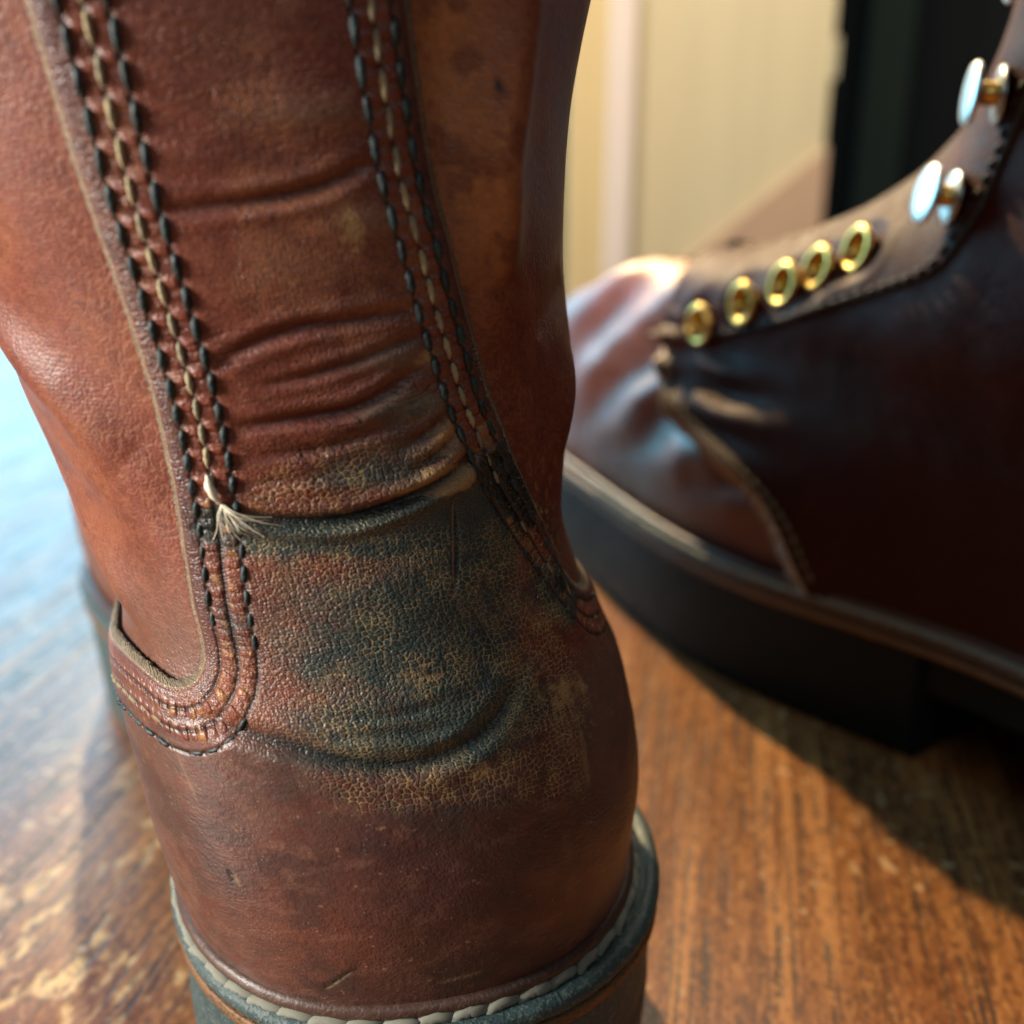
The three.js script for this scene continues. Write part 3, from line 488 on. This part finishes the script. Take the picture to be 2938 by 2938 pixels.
// ---------- the table and what stands beyond it ----------
{
  const table = thing('wooden_table', 'scratched brown wooden tabletop under the two boots', 'table', [0, 0, 0]);
  table.userData.kind = 'structure';
  const W = 1600;                                            // grain runs along v
  const wood = paint(W, W, -450, 450, -800, 100, (x, z, c) => {
    const k = (R, G, B, t) => { t = clamp(t, 0, 1); c[0] += (R - c[0]) * t; c[1] += (G - c[1]) * t; c[2] += (B - c[2]) * t; };
    const a = 0.2, u = x * Math.cos(a) + z * Math.sin(a), v = -x * Math.sin(a) + z * Math.cos(a);
    const wv = 6 * fbm(u * 0.01, v * 0.004, 2, 501), g1 = fbm((u + wv) * 0.22, v * 0.012, 4, 505), g2 = fbm((u + wv) * 0.85, v * 0.025, 3, 509), pore = sstep(0.6, 0.75, fbm((u + wv) * 1.1, v * 0.035, 2, 513)), big = fbm(u * 0.02, v * 0.012, 3, 517);
    c[0] = 0.235; c[1] = 0.090; c[2] = 0.028; k(0.37, 0.155, 0.045, sstep(0.4, 0.7, g1)); k(0.115, 0.040, 0.016, sstep(0.5, 0.3, g2) * 0.7); k(0.17, 0.045, 0.02, sstep(0.5, 0.72, big) * 0.7); k(0.035, 0.018, 0.010, pore * 0.85);
    const left = sstep(-15, -50, x) * sstep(-135, -95, z), worn = fbm(u * 0.36, v * 0.13, 3, 521), w2 = fbm(u * 0.05, v * 0.04, 2, 525);
    const bare = sstep(0.61, 0.78, worn + 0.3 * (w2 - 0.5)) * left; k(0.56, 0.35, 0.15, bare);
    const fl = vnoise(u * 0.42, v * 0.3, 531), dot = sstep(0.80, 0.93, fl) * sstep(0.36, 0.55, fbm(u * 0.04, v * 0.04, 2, 535)); k(0.52, 0.34, 0.18, dot * 0.85);
    const sp = fbm(u * 1.6, v * 0.5, 2, 541); k(0.04, 0.018, 0.008, sstep(0.6, 0.72, sp) * 0.6); k(0.42, 0.2, 0.07, sstep(0.36, 0.28, sp) * 0.5);
    c[3] = 0.5 - 0.25 * pore + 0.1 * (g2 - 0.5) - 0.1 * bare; c[4] = clamp(0.33 + 0.2 * (g1 - 0.4) + 0.12 * pore, 0.15, 0.8);
  }, THREE.MirroredRepeatWrapping);
  const m = stdMat('varnished_oak', { ...wood, bumpScale: 0.0002, specularIntensity: 0.9 });
  const w = 2.2, z0 = -0.93, z1 = 0.6, g = new RoundedBoxGeometry(w, 0.035, z1 - z0, 3, 0.004), p = g.attributes.position, uv = g.attributes.uv;
  g.translate(0.1, -0.0175, (z0 + z1) / 2);
  for (let i = 0; i < p.count; i++) uv.setXY(i, p.getX(i), p.getZ(i));
  part('table_top', g, m, table);

  // a doorway beyond: boards of its casing, and a dark room behind
  const box = (name, wd, h, d, at, mat, parent) => { const b = part(name, new RoundedBoxGeometry(wd, h, d, 2, 0.003), mat, parent); b.position.set(...at); return b; };
  const paintMat = (name, r, gg, b, rough = 0.6) => stdMat(name, { ...plain(256, 300, (s, y, c) => { const n = fbm(s * 0.02, y * 0.008, 3, 541), q = fbm(s * 0.3, y * 0.05, 2, 545); const e = 0.9 + 0.2 * n + 0.06 * q; c[0] = r * e; c[1] = gg * e; c[2] = b * e; c[3] = 0.5 + 0.2 * q; c[4] = rough; }), bumpScale: 0.0005 });
  const door = thing('door_frame', 'pale beige door frame and panel beyond the table, beside a dark opening', 'door frame', [0, -0.75, -1.4]);
  door.userData.kind = 'structure';
  box('shadow_gap', 0.05, 2.4, 0.06, [0.047, 1.2, -0.02], paintMat('shadowed_brown_wood', 0.16, 0.12, 0.07), door);  // the shadowed gap beside the frame, built as a dark brown strip
  box('gold_strip', 0.052, 2.4, 0.05, [0.098, 1.2, 0.01], paintMat('gold_tan_wood', 0.62, 0.43, 0.2), door);
  box('pale_strip', 0.034, 2.4, 0.05, [0.140, 1.2, 0.016], paintMat('pale_pink_paint', 0.72, 0.56, 0.46), door);
  box('panel', 0.255, 2.4, 0.04, [0.2835, 1.2, 0.0], paintMat('beige_panel', 0.56, 0.45, 0.27), door);
  const shadeEdge = new THREE.Shape([[0.158, -0.1], [0.158, 0.665], [0.410, 0.875], [0.410, -0.1]].map((q) => new THREE.Vector2(...q)));
  part('slanted_shade', new THREE.ExtrudeGeometry(shadeEdge, { depth: 0.012, bevelEnabled: true, bevelSize: 0.002, bevelThickness: 0.002, bevelSegments: 2 }), paintMat('pinkish_shade', 0.47, 0.29, 0.18), door).position.set(0, 0, 0.022);  // the slanting shade across the panel, built as a thin pinkish sheet
  box('hinge', 0.005, 0.05, 0.03, [0.414, 0.985, 0.012], paintMat('hinge_paint', 0.45, 0.38, 0.24), door);
  const dark = thing('dark_opening', 'near black doorway behind the raised shaft of the second boot', 'doorway', [0.92, -0.75, -1.45]);
  dark.userData.kind = 'structure';
  const shadeBlack = stdMat('unlit_wall', { color: new THREE.Color(0.004, 0.005, 0.006), roughness: 0.9 });  // near black colour stands in for the darkness of the room
  box('back_panel', 1.05, 2.4, 0.03, [0, 1.2, -0.5], shadeBlack, dark); box('side_panel', 0.03, 2.4, 0.5, [0.52, 1.2, -0.24], shadeBlack, dark); box('green_curtain', 0.07, 2.4, 0.02, [-0.32, 1.2, -0.3], stdMat('dark_green_cloth', { color: new THREE.Color(0.010, 0.018, 0.012), roughness: 0.9 }), dark); box('head_board', 1.05, 0.04, 0.5, [0, 2.42, -0.24], shadeBlack, dark);
  const floor = part('floor', new RoundedBoxGeometry(5, 0.04, 4, 2, 0.004), stdMat('dark_floor', { color: new THREE.Color(0.06, 0.045, 0.035), roughness: 0.7 }), scene);
  floor.position.set(0, -0.772, -0.6); floor.userData = { label: 'dark floor below the table', category: 'floor', kind: 'structure' };
}
// ---------- the boots ----------
// the opening over the instep, in plan, and the front edge of the quarters
const thr = [0, 0, 0];
const openAt = (form, s, y) => { form.P(s, y, thr); const q = -thr[2], x = Math.abs(thr[0] + form.shift(q, y)); return q < 0.09 ? 1 : (q > 0.237 ? Math.hypot(x, q - 0.237) : x) - 0.009; };
const seamRows = [[0.03, 0.186], [0.048, 0.199], [0.068, 0.217], [0.079, 0.246], [0.085, 0.260], [0.098, 0.260], [0.108, 0.255], [0.12, 0.31]];
const noseAt = (form, s, y) => { form.P(s, y, thr); return y < 0.1 ? 1 : 0.251 + thr[2]; };
const vampIn = (form, s, y) => { form.P(s, y, thr); return Math.max(Math.abs(s) - seamAt(form, y) + 0.012, y > 0.1 ? -thr[2] - 0.239 : -1); };
const seamAt = (form, y) => along(seamRows, y, 1);
const ring = (form) => (a, y) => (a * 2 - 1) * form.half(y);
const topY = 0.24;
// soles, welt and heel alike on both boots
function makeSole(form, boot, stitchReach, weltMat, solid) {
  const all = outline(form, 0.038, 0);
  all.forEach((q) => { q[0] += 0.0018; });
  part('rand', sweep(outline(form, 0.0415, 0), bead(0.0031, 0.0420, 0.0014, -70, 230), true, (s, k) => 0.0002 * (vnoise(s * 900, k, 3) - 0.5)), M.rand, boot);
  part('welt', sweep(all, [[-0.006, 0.0398], [0.0045, 0.0398], ...bead(0.0064, 0.0384, 0.0018, -95, 130, 10), [0.006, 0.0352], [-0.006, 0.0352]], true, (s, k) => 0.00025 * (vnoise(s * 700, k * 0.3, 5) - 0.5)), weltMat, boot);
  part('midsole', sweep(all, [[0.0, 0.0364], [0.0074, 0.0362], [0.0079, 0.0358], [0.0079, 0.0344], [0.0073, 0.0338], [0.0, 0.0336]], true, (s, k) => 0.0002 * (vnoise(s * 500, k, 7) - 0.5)), M.edge, boot);
  const p = [0, 0, 0], end = form.half(0.038);
  form.P(0, 0.038, p); const zb = p[2], back = all.filter((q) => q[1] > zb - 0.098), front = all.filter((q) => q[1] < zb - 0.135);
  const block = (pts, profile, name) => {                              // walls with a closed underside and a face across the arch
    const g = sweep(pts, profile, true), base = pts.map((q) => new THREE.Vector2(q[0] + q[2] * profile.at(-1)[0], -(q[1] + q[3] * profile.at(-1)[0])));
    const cap = new THREE.ShapeGeometry(new THREE.Shape(base)); cap.rotateX(-Math.PI / 2); cap.translate(0, profile.at(-1)[1], 0); cap.deleteAttribute('normal'); cap.computeVertexNormals();
    part(name, mergeGeometries([g.toNonIndexed(), cap.toNonIndexed()]), solid, boot);
  };
  block(back, [[0.0064, 0.0337], [0.0070, 0.0328], [0.0064, 0.019], [0.0068, 0.0182], [0.0060, 0.004], [0.005, 0.0008], [0.002, 0]], 'heel');
  front.sort((a, b) => a[4] - b[4]);
  const li = front.filter((q) => q[4] < 0), ri = front.filter((q) => q[4] >= 0);
  block([...ri, ...li], [[0.0060, 0.0337], [0.0066, 0.0325], [0.0056, 0.012], [0.005, 0.003], [0.003, 0]], 'outsole');
  part('shank', sweep(all.filter((q) => q[1] <= zb - 0.085 && q[1] >= zb - 0.15), [[0.004, 0.0337], [0.004, 0.022]], false), solid, boot);
  // lock stitches of heavy thread along the welt
  const weltPts = outline(form, 0.038, 0, stitchReach), G = [1, 2].map((k) => threadGeometry([[0, -0.1, -0.5], [0.06 * k, 0.14, -0.25], [0, 0.2, 0], [-0.05, 0.14, 0.25], [0, -0.1, 0.5]], (t) => 0.1 + 0.22 * Math.pow(Math.sin(Math.PI * clamp(t, 0.03, 0.97)), 0.6), 0.1, 0.6 * k, 9));
  for (let i = 4; i + 2 < weltPts.length; i += 4) {
    const [x, z, nx, nz, s] = weltPts[i], m = part('welt_stitch', G[i % 8 ? 0 : 1], M.welt, boot), dirt = s < -0.005 ? 0.75 : 1;
    m.position.set(x + nx * 0.0050, 0.0400, z + nz * 0.0050); m.rotation.set(0, Math.atan2(-nz, nx) + 0.22 + 0.25 * (rnd() - 0.5), 0); m.scale.set(0.0037, 0.0037 * dirt, 0.0054 + 0.0006 * rnd());
  }
}
const grow = new THREE.Matrix4(), vx = new THREE.Vector3(), vy = new THREE.Vector3(), vz = new THREE.Vector3();
// lays mesh m on the skin between two points (metres), its own z along the line and y outwards
const qa = [0, 0, 0], qb = [0, 0, 0], qn = [0, 0, 0];
function layStitch(form, m, a, b, offA, offB, width, lengthen) {
  skin(form, a[0], a[1], offA, qa); skin(form, b[0], b[1], offB, qb); form.N((a[0] + b[0]) / 2, (a[1] + b[1]) / 2, qn);
  vz.set(qb[0] - qa[0], qb[1] - qa[1], qb[2] - qa[2]); const l = vz.length(); vz.normalize(); vy.set(...qn); vx.crossVectors(vy, vz).normalize(); vy.crossVectors(vz, vx);
  grow.makeBasis(vx, vy, vz); m.quaternion.setFromRotationMatrix(grow); m.position.set((qa[0] + qb[0]) / 2, (qa[1] + qb[1]) / 2, (qa[2] + qb[2]) / 2); m.scale.set(width, width, l * lengthen);
}

// --- the boot in front, seen from behind ---
{
  const boot = thing('leather_boot', 'worn red-brown leather boot in front, seen from behind, its heel cracked and stained', 'boot', [POSE1[0], 0, POSE1[2]], POSE1[3], 'pair of brown leather boots');
  const form = form1;
  const sideLift = (s, y) => {
    let h = 0; const a = s * 1000, b = y * 1000;
    const ridge = (p, w, k) => { const [d, t] = polyDist(p, a, b); return d > w * 3 ? 0 : k * Math.exp(-((d / w) ** 2)) * Math.pow(Math.sin(Math.PI * clamp(t, 0.02, 0.98)), 0.5); };
    if (s < 0) { h += ridge([[-66, 150], [-50, 142], [-38, 134], [-29, 124]], 5, 2.6) - ridge([[-56, 122], [-42, 114], [-30, 106]], 6, 1.6) + ridge([[-60, 112], [-48, 104], [-38, 98]], 4, 1.4) + 1.2 * Math.exp(-(((a + 38) / 14) ** 2) - (((b - 160) / 16) ** 2)); }
    else { h += ridge([[38, 205], [33, 180], [28.5, 164], [26, 146]], 5, 5.6) - ridge([[23, 205], [22, 180], [21.5, 160]], 3.5, 0.7) + ridge([[56, 132], [44, 124], [37, 118]], 5, 1.8) - ridge([[52, 146], [44, 142], [36, 138]], 4, 1.0); }
    return 0.0012 + (h + 0.5 * (fbm(a * 0.06, b * 0.06, 2, 401) - 0.5)) * 0.001;
  };
  const quarterIn = (sg) => (s, y) => Math.min(seamAt(form, y) - sg * s, sg * s + 0.0005, openAt(form, s, y), noseAt(form, s, y));
  const near = (a, y) => { const h = form.half(y), t = Math.sign(a - 0.5) * Math.pow(Math.abs(a - 0.5) * 2, 1.6); return t * h; };
  for (const sg of [-1, 1]) {
    const q = leather({ form, cols: 420, rows: 260, y0: 0.04, y1: topY, column: near, inside: quarterIn(sg), lift: sideLift, rim: { low: () => 0, round: 0.0003 } });
    const m = part('quarter', q.face, M.side, boot); for (const e of q.edges) part('raw_edge', e, M.raw, m);
  }
  const v = leather({ form, cols: 240, rows: 100, y0: 0.036, y1: 0.137, column: ring(form), inside: (s, y) => vampIn(form, s, y), lift: () => 0 });
  part('vamp', v.face, M.side, boot);
  const t = leather({ form, cols: 200, rows: 90, y0: 0.095, y1: topY, column: ring(form), inside: (s, y) => { form.P(s, y, thr); return Math.min(0.026 - Math.abs(thr[0] + form.shift(-thr[2], y)), 0.266 + thr[2], -thr[2] - 0.1); }, lift: () => -0.0025 });
  part('tongue', t.face, M.lining, boot);
  // the piece up the back and round the heel
  const lip = (s, y, F) => {
    const l = sstep(-0.0255, -0.034, s) * Math.exp(-F / 0.0042), r = sstep(0.034, 0.044, s) * Math.exp(-F / 0.004);
    return 0.0012 + 0.0017 - 0.0009 * sstep(0.033, 0.037, s) * sstep(0.0, 0.012, 0.012 - F) - 0.0005 * Math.exp(-F / 0.0007) + 0.0006 * l * (1 + 0.25 * (vnoise(s * 300, 2, 9) - 0.5)) + 0.0002 * r + foldField(s * 1000, y * 1000) * 0.001;
  };
  const backLift = (s, y, F) => lip(s, y, F ?? edgeField(s * 1000, y * 1000) / 1000);
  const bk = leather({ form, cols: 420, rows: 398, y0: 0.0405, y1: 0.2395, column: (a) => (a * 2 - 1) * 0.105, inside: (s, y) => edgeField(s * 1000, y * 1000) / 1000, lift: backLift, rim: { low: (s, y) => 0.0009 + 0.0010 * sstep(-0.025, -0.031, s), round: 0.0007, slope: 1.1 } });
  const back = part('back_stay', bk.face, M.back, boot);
  for (const e of bk.edges) part('raw_edge', e, M.raw, back);
  const SG = [0, 1, 2, 3].map((k) => stitchGeometry(k - 1.5));
  SEAMS.forEach((row, n) => row.forEach((st) => {
    if (st.gone) return;
    const a = [st.a[0] / 1000, st.a[1] / 1000], b = [st.b[0] / 1000, st.b[1] / 1000], light = st.kind === 'light', m = part('stitch', SG[(st.k * 7 + n) % 4], light ? (st.worn > 0.35 + 0.3 * hash2(st.k, n, 3) ? M.soiled : hash2(st.k, n, 21) < 0.4 ? M.cream2 : M.cream) : hash2(st.k, n, 22) < 0.35 ? M.black2 : M.black, back);
    const w = (light ? 0.0029 : 0.0037) * (1 - 0.25 * st.worn) * (0.92 + 0.16 * hash2(st.k, n, 4)), e = -0.00003 - 0.0003 * st.worn * hash2(st.k, n, 8), mid = 0.03;
    layStitch(form, m, [mix(a[0], b[0], mid), mix(a[1], b[1], mid)], [mix(a[0], b[0], 0.97), mix(a[1], b[1], 0.97)], backLift(a[0], a[1]) + e, backLift(b[0], b[1]) + e, w, 1.02);
    m.rotateY(0.02 + 0.1 * (hash2(st.k, n, 12) - 0.5));
  }));
  // the end of a broken thread, frayed, beside the left seam
  const at = (s, y, off) => { s /= 1000; y /= 1000; return skin(form, s, y, backLift(s, y) + off, [0, 0, 0]).slice(); };
  const fray = part('frayed_thread', threadGeometry([at(-16.4, 124.8, 0.0002), at(-16.2, 123.6, 0.0009), at(-15.8, 122.2, 0.0009), at(-15.5, 121, 0.0004)], (x) => 0.00022 + 0.0004 * Math.sin(Math.PI * clamp(x, 0.04, 0.96)), 0.12, 1), M.fluff, back);
  for (let k = 0; k < 18; k++) {
    const a = -1.85 + k * 0.08 + 0.4 * (rnd() - 0.5), l = 3.2 + 3.4 * rnd() + (k > 12 ? 1.2 : 0), x0 = -15.5 + 0.3 * rnd(), y0 = 120.8 - 0.4 * rnd(), bend = 2.2 * (rnd() - 0.4);
    part('fibre', threadGeometry([at(x0, y0, 0.0003), at(x0 + Math.cos(a) * l * 0.35, y0 + Math.sin(a) * l * 0.35 - 0.1, 0.0009 + 0.0006 * rnd()), at(x0 + Math.cos(a) * l * 0.7 + bend * 0.3, y0 + Math.sin(a) * l * 0.7, 0.0009 + 0.0008 * rnd()), at(x0 + Math.cos(a) * l + bend, y0 + Math.sin(a) * l + 0.3, 0.0003 + 0.0008 * rnd())], (x) => 0.00009 - 0.00004 * x, 0, 0, 5), M.fluff, fray);
  }
  makeSole(form, boot, 0.17, M.rubber, M.rubber);
}

// --- its fellow, standing behind to the right, seen from its side ---
{
  const boot = thing('leather_boot_001', 'dark brown lace-up boot behind on the right, with brass eyelets and lace hooks', 'boot', [POSE2[0], 0, POSE2[2]], POSE2[3], 'pair of brown leather boots');
  const form = form2, EY = [[0.243, 0.1068], [0.225, 0.1155], [0.2115, 0.1215], [0.2025, 0.1265], [0.1915, 0.133]], HY = [[0.165, 0.149], [0.160, 0.1735], [0.155, 0.198]];
  const eyelets = []; for (const sg of [-1, 1]) for (const [a, y] of EY) eyelets.push([sg * a, y]);
  const pa = [0, 0, 0], pb = [0, 0, 0], at3 = (s, y) => form.P(s, y, pa).slice(), spots = eyelets.map(([a, y]) => at3(a, y));
  const holes = (s, y) => { form.P(s, y, pb); let d = 1; for (const e of spots) d = Math.min(d, Math.hypot(pb[0] - e[0], pb[1] - e[1], pb[2] - e[2]) - 0.0037); return d; };
  const pressed = (s, y) => { form.P(s, y, pb); let d = 1; for (const e of spots) d = Math.min(d, Math.hypot(pb[0] - e[0], pb[1] - e[1], pb[2] - e[2])); return d < 0.02 ? 0.0016 * Math.exp(-((d / 0.0072) ** 2)) - 0.0007 * Math.exp(-(((d - 0.0105) / 0.003) ** 2)) : 0; };
  const vampLift = (s, y) => { const f = form.half(y) - Math.abs(s); return 0.0021 * Math.sin((Math.abs(s) * 0.6 + y * 0.9) * 240 + 2.5 * fbm(s * 30, y * 40, 2, 411)) * sstep(0.05, 0.08, y) * sstep(0.37, 0.3, Math.abs(s)) + 0.001 * (fbm(s * 60, y * 60, 2, 415) - 0.5); };
  const v = leather({ form, cols: 420, rows: 150, y0: 0.036, y1: 0.137, column: ring(form), inside: (s, y) => vampIn(form, s, y), lift: vampLift });
  part('vamp', v.face, M.vamp, boot);
  const frontEdge = (s, y) => { const e = seamAt(form, y) - Math.abs(s); return e < 0.03 && e > -0.01 ? Math.exp(-Math.max(0, e) / 0.006) * sstep(0.112, 0.098, y) : 0; };
  const quarterLift = (s, y) => 0.0028 + frontEdge(s, y) * (0.0026 + 0.0022 * Math.sin(y * 700 + 2 * fbm(s * 60, y * 60, 2, 429)) * sstep(0.074, 0.084, y)) + 0.0016 * (fbm(s * 45, y * 45, 3, 421) - 0.5) + 0.0022 * Math.sin(y * 520 + 3 * fbm(s * 40, y * 40, 2, 425)) * Math.exp(-(((Math.abs(s) - 0.232) / 0.018) ** 2)) * Math.exp(-(((y - 0.088) / 0.012) ** 2));
  const stayRows = [[0.098, 0.257], [0.104, 0.238], [0.111, 0.216], [0.120, 0.190], [0.132, 0.163], [0.143, 0.157], [0.154, 0.154], [0.2, 0.147], [0.25, 0.147]], stayAt = (y) => along(stayRows, y, 1), stayIn = (s, y) => Math.min(Math.abs(s) - stayAt(y), y - 0.099);
  for (const sg of [-1, 1]) {
    const open = (s, y) => Math.min(openAt(form, s, y), noseAt(form, s, y)), side = (lo) => (a, y) => sg * mix(lo(y), form.half(y), sg < 0 ? 1 - a : a);
    const q = leather({ form, cols: 330, rows: 250, y0: 0.04, y1: topY, column: side(() => -0.001), inside: (s, y) => Math.min(seamAt(form, y) - sg * s, sg * s + 0.0005, open(s, y), holes(s, y)), lift: quarterLift, rim: { low: () => -0.0006, round: 0.0044, slope: 1.0 } });
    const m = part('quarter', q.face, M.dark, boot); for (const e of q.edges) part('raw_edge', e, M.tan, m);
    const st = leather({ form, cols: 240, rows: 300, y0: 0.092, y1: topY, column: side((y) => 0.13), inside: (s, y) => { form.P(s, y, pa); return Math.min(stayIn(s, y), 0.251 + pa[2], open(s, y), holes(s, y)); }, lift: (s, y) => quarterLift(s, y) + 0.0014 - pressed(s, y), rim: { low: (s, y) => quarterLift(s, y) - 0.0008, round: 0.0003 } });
    const stay = part('eyelet_stay', st.face, M.dark, boot); for (const e of st.edges) part('raw_edge', e, M.rubber, stay);
    // black stitches along the lower edge of the eyelet stay
    const G = stitchGeometry(0.5); let last = null, run = 0;
    for (let y = 0.103; y < 0.215; y += 0.0003) {
      const s = sg * (stayAt(y) + 0.0018); skin(form, s, y, 0.0034, qa); const p = new THREE.Vector3(...qa);
      if (!last) { last = { p, s, y }; continue; }
      if (p.distanceTo(last.p) > 0.0036) { const q2 = part('stitch', G, M.black, stay); layStitch(form, q2, [last.s, last.y], [s, y], quarterLift(last.s, last.y) + 0.0016, quarterLift(s, y) + 0.0016, 0.0036, 0.85); last = { p, s, y }; }
    }
    // tan stitches along the front edge of the quarter
    last = null;
    for (let y = 0.046; y < 0.1; y += 0.0003) {
      const s = sg * (seamAt(form, y) - 0.0035); skin(form, s, y, 0.002, qa); const p = new THREE.Vector3(...qa);
      if (!last) { last = { p, s, y }; continue; }
      if (p.distanceTo(last.p) > 0.0036) { const q2 = part('stitch', G, M.soiled, m); layStitch(form, q2, [last.s, last.y], [s, y], quarterLift(last.s, last.y) + 0.0002, quarterLift(s, y) + 0.0002, 0.0034, 0.85); last = { p, s, y }; }
    }
  }
  const t = leather({ form, cols: 240, rows: 110, y0: 0.092, y1: topY, column: ring(form), inside: (s, y) => { form.P(s, y, thr); return Math.min(0.026 - Math.abs(thr[0] + form.shift(-thr[2], y)), 0.266 + thr[2], -thr[2] - 0.1); }, lift: () => -0.0024 });
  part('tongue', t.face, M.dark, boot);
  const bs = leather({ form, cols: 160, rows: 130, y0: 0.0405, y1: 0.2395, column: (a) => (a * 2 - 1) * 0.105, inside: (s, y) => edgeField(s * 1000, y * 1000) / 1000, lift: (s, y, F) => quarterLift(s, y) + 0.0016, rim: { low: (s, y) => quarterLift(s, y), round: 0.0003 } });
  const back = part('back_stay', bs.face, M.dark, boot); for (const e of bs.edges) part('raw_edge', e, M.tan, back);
  // brass eyelets: a rolled flange and a barrel through the leather
  const flange = [[0.0026, -0.0045], [0.0029, -0.0025], [0.0036, -0.0006], [0.0044, 0.0006], [0.0051, 0.0010], [0.0059, 0.0006], [0.0062, -0.0002], [0.0058, -0.0008], [0.0040, -0.0045]];
  const ring0 = new THREE.LatheGeometry(flange.map((p) => new THREE.Vector2(p[0] * 1.06, p[1] * 0.9)), 40);
  const seat = (m, s, y, off) => { skin(form, s, y, quarterLift(s, y) + 0.0014 + off, qa); form.N(s, y, qn); m.position.set(...qa); m.quaternion.setFromUnitVectors(new THREE.Vector3(0, 1, 0), new THREE.Vector3(...qn)); };
  for (const [s, y] of eyelets) { const e = part('eyelet', ring0, M.brass, boot); seat(e, s, y, 0.001); e.quaternion.setFromUnitVectors(vy.set(0, 1, 0), vx.set(qn[0], qn[1] * 0.4, qn[2] - 0.05).normalize()); }
  // lace hooks: a riveted base plate, a gold neck and a bent-over outer plate
  const disc = (r, h) => new THREE.LatheGeometry([[0.0001, h], [r * 0.6, h * 0.95], [r * 0.92, h * 0.7], [r, h * 0.2], [r * 0.96, -h * 0.3], [r * 0.6, -h * 0.5], [0.0001, -h * 0.5]].map((p) => new THREE.Vector2(...p)), 36);
  const plate = disc(0.0066, 0.0012), cap = disc(0.0072, 0.0014), neck = threadGeometry([[0, 0, 0.0002], [0.0004, 0.0022, 0.0002], [0.0004, 0.0036, 0.0003], [0, 0.0054, 0.0006]], () => 0.0027, 0, 0, 18);
  for (const sg of [-1, 1]) for (const [a, y] of HY) {
    const h = new THREE.Group(); h.name = 'lace_hook'; boot.add(h); seat(h, sg * a, y, 0.0004); h.quaternion.setFromUnitVectors(vy.set(0, 1, 0), vx.set(qn[0], qn[1] * 0.5, qn[2] - 0.35).normalize());
    part('base_plate', plate, M.nickel, h); part('neck', neck, M.brass, h); const c = part('outer_plate', cap, M.nickel, h); c.position.set(0, 0.0060, 0.0004); c.rotation.x = 0.1;
  }
  makeSole(form, boot, 0.3, M.darkTan, M.shadeBlack);
}
renderer.render(scene, camera);
